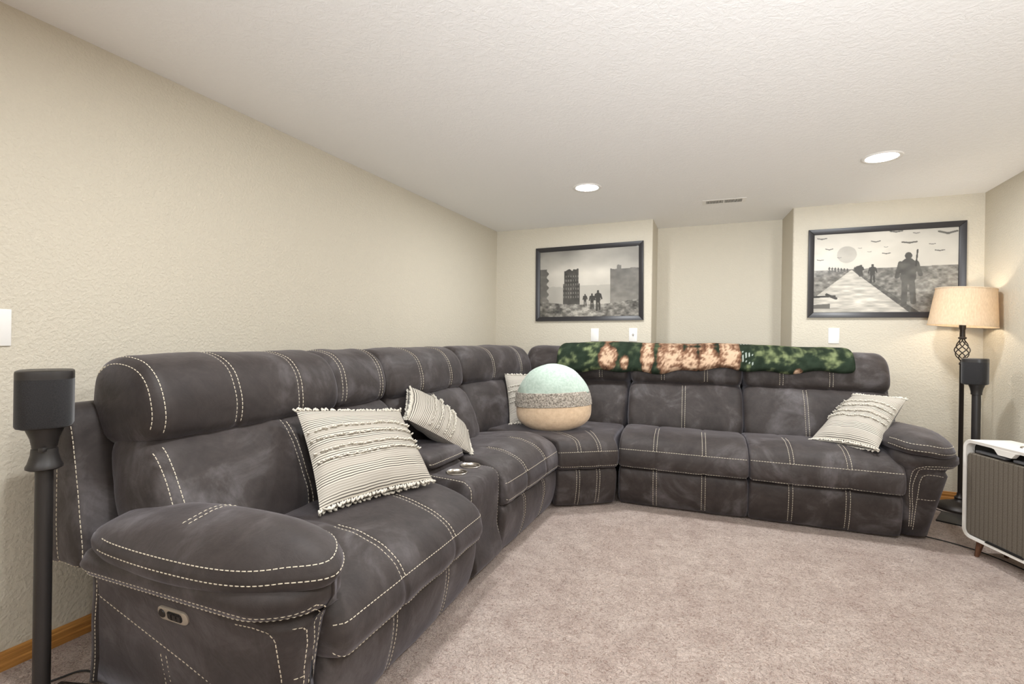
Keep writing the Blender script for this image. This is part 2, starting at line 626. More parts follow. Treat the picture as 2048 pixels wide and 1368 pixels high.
def stack(name, rings, mat, parent, auto=None, cap=True):
    """rings: list of lists of equal-count points"""
    n = len(rings[0])
    vs = [Vector(p) for r in rings for p in r]
    fs = []
    for j in range(len(rings) - 1):
        for i in range(n):
            k = (i + 1) % n
            fs.append((j * n + i, j * n + k, (j + 1) * n + k, (j + 1) * n + i))
    if cap:
        fs.append(tuple(range(n))[::-1])
        fs.append(tuple((len(rings) - 1) * n + i for i in range(n)))
    o = mesh_obj(name, vs, fs, mat, parent, True, auto)
    bm = bmesh.new()
    bm.from_mesh(o.data)
    bmesh.ops.recalc_face_normals(bm, faces=bm.faces)
    bm.to_mesh(o.data)
    bm.free()
    return o

# ------------------------------------------------------------------ room shell
def prism(name, poly, z0, z1, mat, kind='structure'):
    n = len(poly)
    vs = [(x, y, z0) for x, y in poly] + [(x, y, z1) for x, y in poly]
    fs = [tuple(range(n))[::-1], tuple(range(n, 2 * n))]
    for i in range(n):
        k = (i + 1) % n
        fs.append((i, k, n + k, n + i))
    o = mesh_obj(name, vs, fs, mat, None, True, 25)
    bm = bmesh.new()
    bm.from_mesh(o.data)
    bmesh.ops.recalc_face_normals(bm, faces=bm.faces)
    bm.to_mesh(o.data)
    bm.free()
    o.data.set_sharp_from_angle(angle=math.radians(25))
    return tag(o, kind=kind)
def rounded(poly, idx, r, n=6):
    out = []
    m = len(poly)
    for i, p in enumerate(poly):
        if i in idx:
            p = Vector(p)
            a = (Vector(poly[i - 1]) - p).normalized()
            b = (Vector(poly[(i + 1) % m]) - p).normalized()
            for k in range(n + 1):
                t = k / n
                out.append(tuple((p + a * r) * (1 - t) ** 2 + p * 2 * t * (1 - t) + (p + b * r) * t * t))
        else:
            out.append(tuple(p))
    return out
NY = 4.775
prism('floor', [(XL - .1, YR - .1), (XR + .1, YR - .1), (XR + .1, NY + .1), (XL - .1, NY + .1)], -.1, 0, M['carpet'])
prism('ceiling', [(XL - .1, YR - .1), (XR + .1, YR - .1), (XR + .1, NY + .1), (XL - .1, NY + .1)], HC, HC + .1, M['ceil'])
prism('wall_left', [(XL - .1, YR), (XL, YR), (XL, NY + .1), (XL - .1, NY + .1)], 0, HC, M['wall'])
prism('wall_right', [(XR, YR), (XR + .1, YR), (XR + .1, NY + .1), (XR, NY + .1)], 0, HC, M['wall'])
prism('wall_rear', [(XL, YR - .1), (XR, YR - .1), (XR, YR), (XL, YR)], 0, HC, M['wall'])
bp = [(XL, YB), (-.622, YB), (-.632, NY), (.400, NY), (.441, YB), (XR, YB), (XR, NY + .1), (XL, NY + .1)]
prism('wall_back', rounded(bp, (1, 4), .014), 0, HC, M['wall'])

def baseboard(name, p0, p1, n):
    p0, p1, n = Vector(p0), Vector(p1), Vector(n)
    prof = [(0, 0), (.013, 0), (.013, .022), (.010, .026), (.010, .044), (.007, .047), (.007, .055), (.004, .060), (0, .060)]
    vs, fs = [], []
    for p in (p0, p1):
        for d, z in prof: vs.append((p.x + n.x * d, p.y + n.y * d, z))
    m = len(prof)
    for i in range(m):
        k = (i + 1) % m
        fs.append((i, k, m + k, m + i))
    fs += [tuple(range(m)), tuple(range(m, 2 * m))[::-1]]
    o = mesh_obj(name, vs, fs, M['oak'], None, False)
    return tag(o, kind='structure')
baseboard('baseboard_left', (XL, YR), (XL, YB), (1, 0))
baseboard('baseboard_back', (XL + .013, YB), (-.64, YB), (0, -1))
baseboard('baseboard_right', (XR, YR), (XR, YB), (-1, 0))
baseboard('trim_1', (.46, YB), (XR - .013, YB), (0, -1))

# ------------------------------------------------------------------ recessed ceiling lights
def can_light(x, y, label):
    t = thing('recessed_light', label, 'light', (x, y, HC), group='recessed ceiling lights')
    lathe('trim_ring', [(.078, .0), (.078, -.003), (.083, -.005), (.096, -.004), (.099, 0)], M['white'], t)
    lathe('lens', [(.0005, -.0035), (.05, -.0035), (.078, -.002)], M['can'], t)
    l = area_light('can_beam', (0, 0, -.012), (0, 0, -1), .14, CAN_W, (.95, .975, 1))
    l.parent = t
    return t
labs = ['lit recessed ceiling light above the corner of the sectional', 'lit recessed ceiling light on the lamp side of the air vent']
for i, (x, y) in enumerate(CANS):
    can_light(x, y, labs[i] if i < 2 else 'lit recessed ceiling light %s, added out of the frame on the %s' % ('overhead' if y > 0 else 'behind the camera', 'left' if x < 0 else 'right'))

# ceiling vent
vt = thing('ceiling_vent', 'white metal ceiling air vent with dark slots', 'vent', (-.054, 3.995, HC), math.radians(3))
bm = bmesh.new()
for a in ((-.15, .15, -.064, -.042), (-.15, .15, .042, .064), (-.15, -.125, -.042, .042), (.125, .15, -.042, .042), (-.004, .004, -.042, .042)):
    box_bm(a[0], a[1], a[2], a[3], -.0018, 0, .0005, 1, bm)
bm_obj('vent_frame', bm, M['white'], vt)
box('duct_opening', -.125, .125, -.042, .042, -.0007, -.0001, M['dark'], vt, 0)
sl = None
for i in range(29):
    x = -.1215 + i * .0087
    if abs(x) < .004: continue
    if sl is None:
        bm = box_bm(-.0017, .0017, -.042, .042, -.0016, -.0008, 0)
        sl = bm_obj('louver', bm, M['white'], vt)
        sl.location = (x, 0, 0)
    else:
        c = sl.copy()
        COL.objects.link(c)
        c.parent = vt
        c.location = (x, 0, 0)

# wall plates
def plate(name, label, loc, rotz, w=.072, h=.118, kind='blank', group=None):
    t = thing(name, label, 'wall plate', loc, rotz)
    box('plate', -w / 2, w / 2, -.006, 0, -h / 2, h / 2, M['white'], t, .0025)
    s = None
    for z in (-.042, .042) if kind != 'rocker' else (-.048, .048):
        lathe('screw', [(.0001, .0), (.003, .0), (.0032, -.001)], M['white'], t, 12).matrix_local = Matrix.Translation((0, -.0066, z)) @ Matrix.Rotation(PI / 2, 4, 'X')
    if kind == 'coax':
        o = lathe('coax_jack', [(.0062, 0), (.0062, .004), (.0045, .004), (.0045, .013), (.003, .013), (.003, .006), (.0001, .006)], M['steel'], t, 16)
        o.matrix_local = Matrix.Translation((0, -.006, 0)) @ Matrix.Rotation(PI / 2, 4, 'X')
        o = lathe('jack_hole', [(.0001, 0), (.0085, 0), (.009, -.001)], M['dark'], t, 16)
        o.matrix_local = Matrix.Translation((0, -.0063, 0)) @ Matrix.Rotation(PI / 2, 4, 'X')
    return t
plate('blank_wall_plate', 'white blank wall plate below the ruined street picture', (-1.122, YB, 1.124), 0)
plate('coax_wall_plate', 'white wall plate with a coax jack beside the alcove', (-.778, YB, 1.129), 0, kind='coax')
plate('blank_wall_plate', 'white blank wall plate below the marching soldiers picture', (.721, YB, 1.141), 0)
plate('switch_plate', 'white wall plate on the left wall above the near speaker', (XL, .735, 1.103), PI / 2, .112, .119, 'rocker')

# ------------------------------------------------------------------ sofa
SEAT = [(-.062, .262), (-.088, .280), (-.094, .315), (-.091, .350), (-.080, .380), (-.048, .422), (.02, .456), (.12, .474), (.26, .474), (.40, .458), (.52, .440), (.60, .42), (.62, .36), (.56, .30), (.3, .26), (.05, .25)]
SEAT_NEAR = [(d, z - .028 * max(0, min(1, (.30 - d) / .3)) * (1 if z > .33 else .3)) for d, z in SEAT]
FOOT = [(-.030, .255), (-.052, .235), (-.056, .18), (-.044, .10), (-.024, .035), (.0, .012), (.05, .012), (.07, .10), (.06, .22), (.02, .262)]
BACK = [(.462, .42), (.452, .47), (.475, .55), (.515, .64), (.560, .715), (.600, .750), (.66, .768), (.76, .77), (.80, .72), (.78, .55), (.70, .42), (.58, .375), (.50, .385)]
HEAD = [(.635, .752), (.592, .775), (.578, .82), (.585, .88), (.612, .945), (.66, .992), (.725, 1.014), (.80, 1.016), (.865, .995), (.90, .94), (.91, .84), (.88, .76), (.80, .735), (.70, .738)]
SHELL_HI = [(.76, .40), (.775, .55), (.80, .70), (.83, .82), (.87, .865), (.93, .865), (.965, .83), (.962, .6), (.95, .40), (.86, .385)]
SHELL = [(.70, .04), (.72, .30), (.78, .60), (.83, .82), (.87, .865), (.93, .865), (.965, .83), (.962, .5), (.93, .04)]

def dbl(L, xs, arcs, sp=.0105):
    out = []
    for x in xs:
        for s in (-sp, sp):
            for a in arcs: out.append(L.arc(x + s, *a))
    return out
def shift_front(prof, dd): return [(d + dd * max(0, min(1, (.25 - d) / .25)), z) for d, z in prof]
def seat_part(t, W, gs=(.30, .68), x0=.004, seed=0, prof=SEAT, flare=(0, 0), name='seat_cushion', wr=.006, dd=0., er=.022):
    prof = shift_front(prof, dd)
    xs = [x0 + g * (W - x0) for g in gs]
    L = Loft(x0, W - .004, prof, er, 34, 72, xs, .0045, .004, wr, 5.5, seed, flare)
    sz = min(prof, key=lambda p: abs(p[0] - (-.080 + dd)) + abs(p[1] - .37))
    lz = min(prof, key=lambda p: abs(p[0] - (-.088 + dd)) + abs(p[1] - .278))
    o = L.build(name, M['suede'], t)
    ln = dbl(L, xs, [(sz[0] - .004, sz[1] - .008, .20, .474)], .0105) if True else []
    ln += [L.along(*sz), L.along(*lz)]
    stitching(o, ln)
    return L
def foot_part(t, W, gs=(.30, .68), x0=.006, seed=0, dd=0.):
    xs = [x0 + g * (W - x0) for g in gs]
    L = Loft(x0, W - .006, [(d + dd, z) for d, z in FOOT], .018, 26, 48, xs, .004, .003, .004, 5, seed + 3)
    o = L.build('footrest_panel', M['suede'], t)
    stitching(o, dbl(L, xs, [(-.03, .045, -.045, .25, True)]) if False else [[L.pt(x + s, i) for i in range(L.nt) if L.N[i].x < -.45] for x in xs for s in (-.0105, .0105)])
    return L
def front_pts(L, x, zlo, zhi):
    """profile points on the front (small d) side between two heights"""
    idx = [i for i in range(L.nt) if L.P[i].x < L.cc.x + .02 and zlo <= L.P[i].y <= zhi]
    idx.sort(key=lambda i: L.P[i].y)
    return [L.pt(x, i) for i in idx]
def top_pts(L, x):
    idx = [i for i in range(L.nt) if (L.P[i].x < L.cc.x or L.N[i].y > .4) and L.N[i].y > -.5]
    idx.sort(key=lambda i: (L.P[i].x * .8 + L.P[i].y))
    return [L.pt(x, i) for i in idx]
def back_parts(t, b0, b1, bg=(.5,), hg=(.31, .69), seed=0, prof=BACK, hprof=HEAD, hx=(0, 0), shell=None, edge=False, sprof=None):
    xs = [b0 + g * (b1 - b0) for g in bg]
    L = Loft(b0, b1, prof, .05, 44, 64, xs, .005, .012, .009, 4.5, seed + 11)
    o = L.build('back_cushion', M['suede'], t)
    ln = [front_pts(L, x + s, .44, .755) for x in xs for s in (-.0105, .0105)]
    if edge: ln += [front_pts(L, b0 + .012, .42, .75), front_pts(L, b0 + .035, .42, .755)]
    stitching(o, ln)
    h0, h1 = b0 + hx[0], b1 + hx[1]
    xs = [h0 + g * (h1 - h0) for g in hg]
    H = Loft(h0, h1, hprof, .055, 32, 64, xs, .0055, .006, .007, 5, seed + 17)
    o = H.build('headrest', M['suede'], t)
    ln = [top_pts(H, x + s) for x in xs for s in (-.0105, .0105)]
    if edge: ln += [top_pts(H, h0 + .010), top_pts(H, h0 + .036)]
    stitching(o, ln)
    if shell:
        S = Loft(shell[0], shell[1], sprof or SHELL, .02, 12, 60, (), 0, 0, .004, 3, seed + 23)
        o = S.build('back_shell', M['suede'], t)
        if edge:
            stitching(o, [[S.pt(shell[0] + .004, i) for i in range(S.nt) if S.P[i].y > .2 and S.P[i].x < .88], 
                          [S.pt(shell[0] + .004, i) for i in range(S.nt) if S.P[i].y > .2 and S.P[i].x > .85]])
    return L, H
def base_part(t, x0, x1, d0=.04, d1=.90):
    box('base_frame', x0, x1, d0, d1, .018, .30, M['under'], t, .01)

def arm_part(t, W, side, a_in=0.0, a_out=.27):
    """padded pillow-top arm; a runs outward from the seat's side"""
    def X(a, d=0): return (-a if side < 0 else W + a)
    k_ = a_out - .27
    p0 = a_in - .075
    out = catmull([(p0, .12, 0), (p0 + .012, .02, 0), (p0 + .042, -.055, 0), (p0 + .092, -.10, 0), (.128 + k_ * .3, -.108, 0), (.19 + k_, -.055, 0), (.238 + k_, .03, 0), (.262 + k_, .14, 0), (.27 + k_, .30, 0), (.268 + k_, .46, 0), (.255 + k_, .60, 0), (.20, .68, 0), (.10, .70, 0), (p0 + .06, .67, 0), (p0 + .008, .55, 0), (p0 - .005, .30, 0)], True, 96)
    c = Vector(((p0 + a_out) / 2 + .03, .25, 0))
    prof = [(.02, .630), (.25, .627), (.45, .619), (.62, .607), (.76, .592), (.86, .578), (.93, .565), (.962, .556), (.970, .550), (.988, .544), (1.0, .533), (.994, .520), (.965, .507), (.90, .497), (.75, .490), (.4, .488), (.02, .488)]
    def zt(a, d, z, k): return z - max(0, -.02 - d) * .16 - .10 * max(0, d - .1) * (1 - k) - max(0, a - .09) * .20
    rings = []
    for k, z in prof:
        r = []
        for p in out:
            a, d = c.x + (p.x - c.x) * k, c.y + (p.y - c.y) * k
            nz = noise.noise(Vector((a * 7, d * 7, z * 7 + side * 3))) * .005
            r.append((X(a), d, zt(a, d, z, k) + nz))
        rings.append(r)
    pad = stack('arm_pad', rings, M['suede'], t)
    N = len(out)
    idx = [i for i in range(N) if not (out[i].y > .62 or (out[i].x < p0 + .045 and out[i].y > 0.02))]
    start = min(idx, key=lambda i: (out[i].x, -out[i].y))
    seq = []
    for q in range(N):
        i = (start + q) % N
        if i in idx: seq.append(i)
        elif seq: break
    def run(k, z):
        res = []
        for i in seq:
            p = out[i]
            a, d = c.x + (p.x - c.x) * k, c.y + (p.y - c.y) * k
            res.append((X(a), d, zt(a, d, z, k)))
        return res
    ln = [run(.950, .562), run(1.0, .531)]
    for dd in (.315, .338):
        ln.append([(X(a / 100), dd + .0006 * a, .66) for a in range(int(p0 * 100) + 2, int(a_out * 100) - 2)])
    stitching(pad, ln, maxd=.2)
    # body: flares outward to a padded roll below the pad
    i0, o1 = a_in, a_out
    lv = [(.02, i0, .128, .02, .83), (.10, i0 - .002, .141, .004, .80), (.20, i0 - .006, .158, -.016, .77), (.30, i0 - .010, .177, -.032, .735), (.37, i0 - .014, .190, -.042, .715),
          (.395, i0 - .02, .200, -.048, .71), (.405, i0 - .03, o1 - .048, -.058, .71), (.42, i0 - .042, o1 - .022, -.072, .715), (.445, i0 - .050, o1 - .008, -.084, .72), (.475, i0 - .048, o1 - .010, -.084, .70), (.495, i0 - .035, o1 - .03, -.07, .68), (.505, i0 - .01, o1 - .06, -.04, .66)]
    rings = []
    for z, a0, a1, d0, d1 in lv:
        r = []
        if side > 0 and z < .38: a1 += .024
        for a, d in rrect4(a0, a1, d0, d1, (.085, .085, .085, .165) if z > .4 else (.05, .05, .05, .075), 10):
            nz = noise.noise(Vector((a * 6, d * 6, z * 6 + side * 5))) * .004
            r.append((X(a + nz), d + nz, z))
        rings.append(r)
    body = stack('arm_body', rings, M['suede'], t)
    ln = []
    for off, zz in ((0, .432), (.019, .411)):
        p = [(X(o1 - .01), d / 100, zz) for d in range(68, 4, -4)]
        p += [(X(o1 - .045), .0, zz), (X(o1 - .10), -.06, zz), (X(.14), -.085, zz), (X(i0 + .085), -.09, zz - .004), (X(i0 + .05 + off * .6), -.09, zz - .018), (X(i0 + .028 + off), -.07, zz - .055)]
        p += [(X(i0 + .020 + off + .01 * (z < .2)), -.05, z) for z in (.32, .25, .18, .11, .05)]
        ln.append(p)
    ln.append([(X(.19), -.06, .375), (X(i0 + .10), -.06, .378), (X(i0 + .078), -.06, .365), (X(i0 + .068), -.05, .33), (X(i0 + .062), -.03, .2), (X(i0 + .058), 0, .04)])
    ln.append([(X(i0 + .066), -.05, .235), (X(.17), -.05, .23)])
    if side < 0:
        ln.append([(X(.2), .70 - .68 * f, .335 - .275 * f) for f in [i / 20 for i in range(21)]])
        for dd in (.43, .452): ln.append([(X(.18), dd, z) for z in (.20, .14, .08, .03)])
        ln.append([(X(.21), .13, .372), (X(.2), .07, .383), (X(.2), .02, .38), (X(.2), .0, .35), (X(.18), .0, .2), (X(.16), .03, .05)])
    stitching(body, ln)
    if side < 0:
        fl = [(X(.185), .685, .41), (X(.180), .692, .34), (X(.164), .728, .24), (X(.142), .765, .12), (X(.128), .800, .014)]
        vs, fs = [], []
        for p in catmull(fl, False, 24):
            for da, dd in ((.006, -.016), (-.006, -.006), (-.008, .008), (.004, .016), (.03, .014)):
                vs.append((p.x + da, p.y + dd, p.z))
        for j in range(23):
            for i in range(4): fs.append((j * 5 + i, j * 5 + i + 1, j * 5 + 6 + i, j * 5 + 5 + i))
        flap = mesh_obj('back_binding', vs, fs, M['suede'], t)
        stitching(flap, [[v for v in vs[1::5]]])
    return pad, body, X

R_ORG, R_ROT = (.117, 3.335), math.radians(4.0)
def rw(x, d):
    c, s = math.cos(R_ROT), math.sin(R_ROT)
    return (R_ORG[0] + x * c - d * s, R_ORG[1] + x * s + d * c, 0)

# left-hand run, near recliner with arm
L1 = thing('recliner_seat', 'charcoal recliner section with the near arm and power buttons, along the left wall', 'sofa section', (-.985, 1.03, 0), math.radians(92.7))
W1 = .87
seat_part(L1, .815, (.33, .70), -.07, 1, SEAT_NEAR, er=.04)
foot_part(L1, .845, (.33, .70), -.06, 1, .012)
back_parts(L1, -.105, .715, (.60,), (.35, .70), 1, shell=(-.185, .75), edge=True, sprof=SHELL_HI)
base_part(L1, -.06, .83)
pad, body, XA = arm_part(L1, W1, -1, .06, .252)
# power buttons let into the arm's outer side
tr = bvh_of(body)
pc, pn, _, _ = tr.find_nearest(Vector((XA(.2, .36), .36, .345)))
pan = None
zax = pn.normalized()
xax = Vector((0, -1, 0))
xax = (xax - zax * xax.dot(zax)).normalized()
yax = zax.cross(xax)
mt = Matrix((xax, yax, zax)).transposed().to_4x4()
mt.translation = pc
rings = []
for k, z in ((1, 0), (1, .004), (.93, .006)):
    rings.append([(x * k, y * k, z) for x, y in rrect(-.058, .058, -.0185, .0185, .018, 8)])
pan = stack('power_panel', rings, M['silver'], L1, 40)
pan.matrix_local = mt
lathe('round_button', [(.0001, .0085), (.011, .0085), (.0125, .0065), (.0125, .005)], M['button'], pan, 24, (-.038, 0, 0))
rings = [[(x, y, z) for x, y in rrect(-.018, .040, -.0125, .0125, .011, 6)] for z in (.005, .0068)]
stack('button_recess', rings, M['dark'], pan, 40)
for bx in (-.007, .011, .029):
    rings = [[(bx + x * k, y * k, z) for x, y in rrect(-.007, .007, -.009, .009, .006, 6)] for k, z in ((1, .006), (.9, .0095))]
    stack('rocker_button', rings, M['button'], pan, 40)

# console
CN = thing('cup_holder_console', 'charcoal console with two steel cup holders between the left recliners', 'console', (-1.035, 1.915, 0), math.radians(90))
CF = [(.0, .03), (-.012, .2), (-.018, .38), (-.012, .435), (.02, .458), (.10, .462), (.19, .464), (.215, .475), (.235, .51), (.26, .515), (.55, .49), (.62, .40), (.62, .1), (.55, .03)]
Lc = Loft(-.035, .255, CF, .018, 20, 72, (), 0, .0, .002, 5, 4, (.0, .0))
cb = Lc.build('console_body', M['suede'], CN)
# cut the two wells
bmc = bmesh.new()
CUPS = [(.066, .115), (.196, .115)]
for cx, cy in CUPS:
    bmesh.ops.create_cone(bmc, cap_ends=True, segments=40, radius1=.0425, radius2=.0425, depth=.16, matrix=Matrix.Translation((cx, cy, .46)))
cut = bm_obj('cutter', bmc, None, CN)
md = cb.modifiers.new('wells', 'BOOLEAN')
md.operation = 'DIFFERENCE'
md.object = cut
md.solver = 'EXACT'
bpy.context.view_layer.update()
dg = bpy.context.evaluated_depsgraph_get()
nm = bpy.data.meshes.new_from_object(cb.evaluated_get(dg))
cb.modifiers.clear()
cb.data = nm
nm.name = 'console_body'
nm.set_sharp_from_angle(angle=math.radians(50))
bpy.data.objects.remove(cut)
for cx, cy in CUPS:
    lathe('cup_holder', [(.0435, .4595), (.0495, .4595), (.0502, .4655), (.0475, .4675), (.0425, .465), (.0415, .455), (.040, .395), (.038, .388), (.0005, .387)], M['steel'], CN, 48, (cx, cy, 0), 60)
stitching(cb, [[(-.031, d, z) for d, z in [(-.016, .05), (-.02, .2), (-.022, .36), (-.016, .43), (.02, .456), (.1, .46), (.19, .463), (.215, .475), (.235, .51)]],
               [(.251, d, z) for d, z in [(-.016, .05), (-.02, .2), (-.022, .36), (-.016, .43), (.02, .456), (.1, .46), (.19, .463), (.215, .475), (.235, .51)]]])
LID = [(.205, .488), (.196, .506), (.202, .528), (.25, .545), (.38, .55), (.50, .54), (.56, .51), (.54, .488), (.38, .482)]
Ll = Loft(-.035, .275, LID, .02, 20, 48, (), 0, .004, .004, 6, 9)
o = Ll.build('console_lid', M['suede'], CN)
stitching(o, [Ll.along(.196, .506)])
BACKC = [(d + (.02 if z < .7 else 0), z) for d, z in BACK]
back_parts(CN, -.215, .155, (), (.14, .82), 5, BACKC, shell=(-.2, .16))

# left-hand run, far recliner
L2 = thing('recliner_seat', 'charcoal armless recliner section between the console and the corner', 'sofa section', (-1.03, 2.195, 0), math.radians(90))
seat_part(L2, .80, (.32, .69), .0, 6, dd=.045)
foot_part(L2, .80, (.32, .69), .0, 6, .025)
back_parts(L2, -.125, .675, (.5,), (.36, .76), 6, shell=(-.12, .68))
base_part(L2, .01, .79)

# corner wedge
WA = math.atan2(.244, .337)
WD = thing('corner_wedge', 'charcoal corner wedge section where the two sofa runs meet', 'sofa section', (-1.018, 3.0, 0), WA)
WSEAT = [(-.062, .262), (-.080, .280), (-.085, .315), (-.082, .350), (-.072, .380), (-.045, .415), (.02, .440), (.12, .452), (.30, .45), (.60, .445), (.85, .43), (.90, .36), (.56, .30), (.3, .26), (.05, .25)]
seat_part(WD, .415, (.34, .67), 0, 9, WSEAT, (1.05, .60), wr=.004)
foot_part(WD, .415, (.34, .67), 0, 9)
box('base_frame', .02, .39, .04, .5, .018, .26, M['under'], WD, .01)
inv = Matrix.Rotation(-WA, 4, 'Z') @ Matrix.Translation((1.018, -3.0, 0))
def wedge_panel(org, rot, width, hg, bg, seed, x0=0):
    sub = []
    e0 = set(bpy.data.objects)
    L, H = back_parts(WD, x0, width, bg, hg, seed, shell=(x0, width))
    m = inv @ Matrix.Translation((org[0], org[1], 0)) @ Matrix.Rotation(rot, 4, 'Z')
    for o in set(bpy.data.objects) - e0:
        if o.parent == WD: o.matrix_local = m
wedge_panel((-1.105, 2.985), math.radians(79), .80, (.40, .80), (.62,), 31, -.125)
wedge_panel((-1.60, 3.285), math.radians(0), .875, (.36, .76), (.55,), 37)

# right-hand run
R1 = thing('recliner_seat', 'charcoal armless recliner section of the far run, beside the corner', 'sofa section', rw(-.775, 0), R_ROT)
seat_part(R1, .775, (.295, .67), .0, 12)
foot_part(R1, .775, (.295, .67), .0, 12)
back_parts(R1, -.01, .79, (.5,), (.31, .69), 12, shell=(0, .78))
base_part(R1, .01, .77)
R2 = thing('recliner_seat', 'charcoal recliner section with the far arm, beside the floor lamp', 'sofa section', rw(0, 0), R_ROT)
seat_part(R2, .775, (.285, .656), .0, 14)
foot_part(R2, .775, (.285, .656), .0, 14)
back_parts(R2, .02, .915, (.43,), (.27, .61), 14, shell=(.03, .965))
base_part(R2, .01, .77)
arm_part(R2, .775, 1, .0, .285)

# ------------------------------------------------------------------ pillows
def pillow(label, TL, TR, BR, BL, thick=.075, tuft_rows=(.42, .22, -.03, -.22), seed=0, flip=False):
    TL, TR, BR, BL = [Vector(p) for p in (TL, TR, BR, BL)]
    cen = (TL + TR + BR + BL) / 4
    nrm = (TR + BR - TL - BL).cross(TL + TR - BL - BR).normalized()
    base = Vector((cen.x, cen.y, min(p.z for p in (TL, TR, BR, BL))))
    t = thing('throw_pillow', label, 'pillow', base, group='striped throw pillows')
    n = 44
    def S(a, b, side):
        ca = a * (1 - .05 * (1 - b * b)) * 1.0
        cb = b * (1 - .05 * (1 - a * a))
        p = TL * ((1 - ca) * (1 + cb) / 4) + TR * ((1 + ca) * (1 + cb) / 4) + BR * ((1 + ca) * (1 - cb) / 4) + BL * ((1 - ca) * (1 - cb) / 4)
        h = thick * (max(0, 1 - abs(a) ** 2.4) * max(0, 1 - abs(b) ** 2.4)) ** .55
        w = noise.noise(Vector((a * 1.6 + seed * 5, b * 1.6, side * 3))) * .16 + noise.noise(Vector((a * 4 + seed, b * 4, side))) * .07
        return p + nrm * side * h * (1 + w) - base
    for side, nm, mt in ((1, 'front_panel', M['stripe']), (-1, 'back_panel', M['pillowback'])):
        vs = [S(-1 + 2 * i / n, -1 + 2 * j / n, side) for j in range(n + 1) for i in range(n + 1)]
        fs = [(j * (n + 1) + i, j * (n + 1) + i + 1, (j + 1) * (n + 1) + i + 1, (j + 1) * (n + 1) + i)[::side] for j in range(n) for i in range(n)]
        o = mesh_obj(nm, vs, fs, mt, t)
        uv = o.data.uv_layers.new(name='UVMap')
        for p in o.data.polygons:
            for li, vi in zip(p.loop_indices, p.vertices):
                uv.data[li].uv = ((vi % (n + 1)) / n, (vi // (n + 1)) / n)
    rnd = random.Random(seed)
    def tufts(name, samples, r, parent):
        vs, fs = [], []
        for p, nn, tt in samples:
            off = len(vs)
            dirv = (nn * rnd.uniform(.6, 1.2) + tt * rnd.uniform(-.9, .9)).normalized()
            L = r * rnd.uniform(1.6, 2.8)
            p0 = p - tt * r * rnd.uniform(.4, 1.1)
            p1 = p + dirv * L
            p2 = p + tt * r * rnd.uniform(.5, 1.4) + nn * r * .3
            tube_geo([p0, p0.lerp(p1, .55) + nn * r * .5, p1, p2.lerp(p1, .5) + nn * r * .4, p2], [r * .45, r * .6, r * .7, r * .6, r * .45], 5, vs, fs)
        return tag(mesh_obj(name, vs, fs, M['tuft'], parent), kind='stuff')
    for b in tuft_rows:
        sm = []
        for i in range(34):
            a = -.95 + 1.9 * (i + rnd.uniform(-.3, .3)) / 33
            bb = b + rnd.uniform(-.012, .012)
            p = S(a, bb, 1)
            tt = (S(min(a + .02, 1), bb, 1) - p).normalized()
            q = (S(a, bb + .02, 1) - p).normalized()
            sm.append((p, tt.cross(q).normalized(), tt))
        tufts('tuft_row', sm, .0052, t)
    for b in (-1, 1):
        for side in (1, -1):
            sm = []
            for i in range(30):
                a = -1 + 2 * (i + rnd.uniform(-.25, .25)) / 29
                a = max(-1, min(1, a))
                p = S(a, b * .965, side)
                p2 = S(max(-1, min(1, a + .02)), b * .965, side)
                tt = (p2 - p).normalized() if (p2 - p).length > 1e-6 else Vector((1, 0, 0))
                outv = (S(a, b * 1.0, side) - S(a, b * .9, side)).normalized()
                sm.append((p, (outv + nrm * side * .6).normalized(), tt))
            tufts('edge_tufts', sm, .0068, t)
    return t
pillow('striped tufted pillow lying on the near recliner seat, largest of the pillows', (-1.535, 1.40, .80), (-1.405, 1.885, .742), (-1.13, 1.755, .485), (-1.265, 1.262, .490), .07, seed=1)
pillow('striped tufted pillow tipped over the console armrest with its grey back showing', (-1.40, 1.925, .70), (-1.62, 2.25, .815), (-1.44, 2.58, .53), (-1.22, 2.25, .485), .075, seed=2)
pillow('striped tufted pillow tucked behind the round plush in the corner', (-1.60, 3.47, .80), (-1.27, 3.80, .80), (-1.14, 3.60, .46), (-1.46, 3.27, .455), .06, seed=3)
p4 = [(.685, .55, .742), (.905, .33, .75), (.66, .0, .487), (.37, .225, .475)]
pillow('striped tufted pillow leaning on the far arm beside the lamp', *[(rw(x, d)[0], rw(x, d)[1], z) for x, d, z in p4], .075, seed=4)

# ------------------------------------------------------------------ round plush cushion
PL = thing('plush_cushion', 'round plush cushion in mint, grey fleece and tan, sitting in the sofa corner', 'plush cushion', (-1.115, 3.27, .445))
def plush(name, mat, z0, z1, seed, k=1.0, fuzz=0.):
    n, m = 64, 22
    vs, fs = [], []
    def rad(f):
        # squat egg: flat-bottomed, widest low down
        if f < .36: return max(.02, (1 - ((.36 - f) / .37) ** 3.2)) ** .5
        return max(.0004, 1 - ((f - .36) / .645) ** 2.25) ** .5
    for j in range(m + 1):
        f = z0 + (z1 - z0) * j / m
        r = rad(f)
        for i in range(n):
            a = 2 * PI * i / n
            x, y = .262 * r * math.cos(a) * k, .17 * r * math.sin(a) * k
            z = f * .465
            w = noise.noise(Vector((x * 9 + seed, y * 9, z * 9))) * .006 + (noise.noise(Vector((x * 60, y * 60, z * 60 + seed))) * fuzz)
            rr = math.hypot(x, y) + 1e-6
            vs.append((x * (1 + w / rr * .8), y * (1 + w / rr * .8), z + w * .5))
    for j in range(m):
        for i in range(n):
            q = (i + 1) % n
            fs.append((j * n + i, j * n + q, (j + 1) * n + q, (j + 1) * n + i))
    fs.append(tuple(range(n))[::-1])
    fs.append(tuple(m * n + i for i in range(n)))
    o = mesh_obj(name, vs, fs, mat, PL)
    return o
plush('tan_body', M['tan'], 0, .42, 1)
plush('fleece_band', M['fleece'], .385, .595, 2, 1.025, .006)
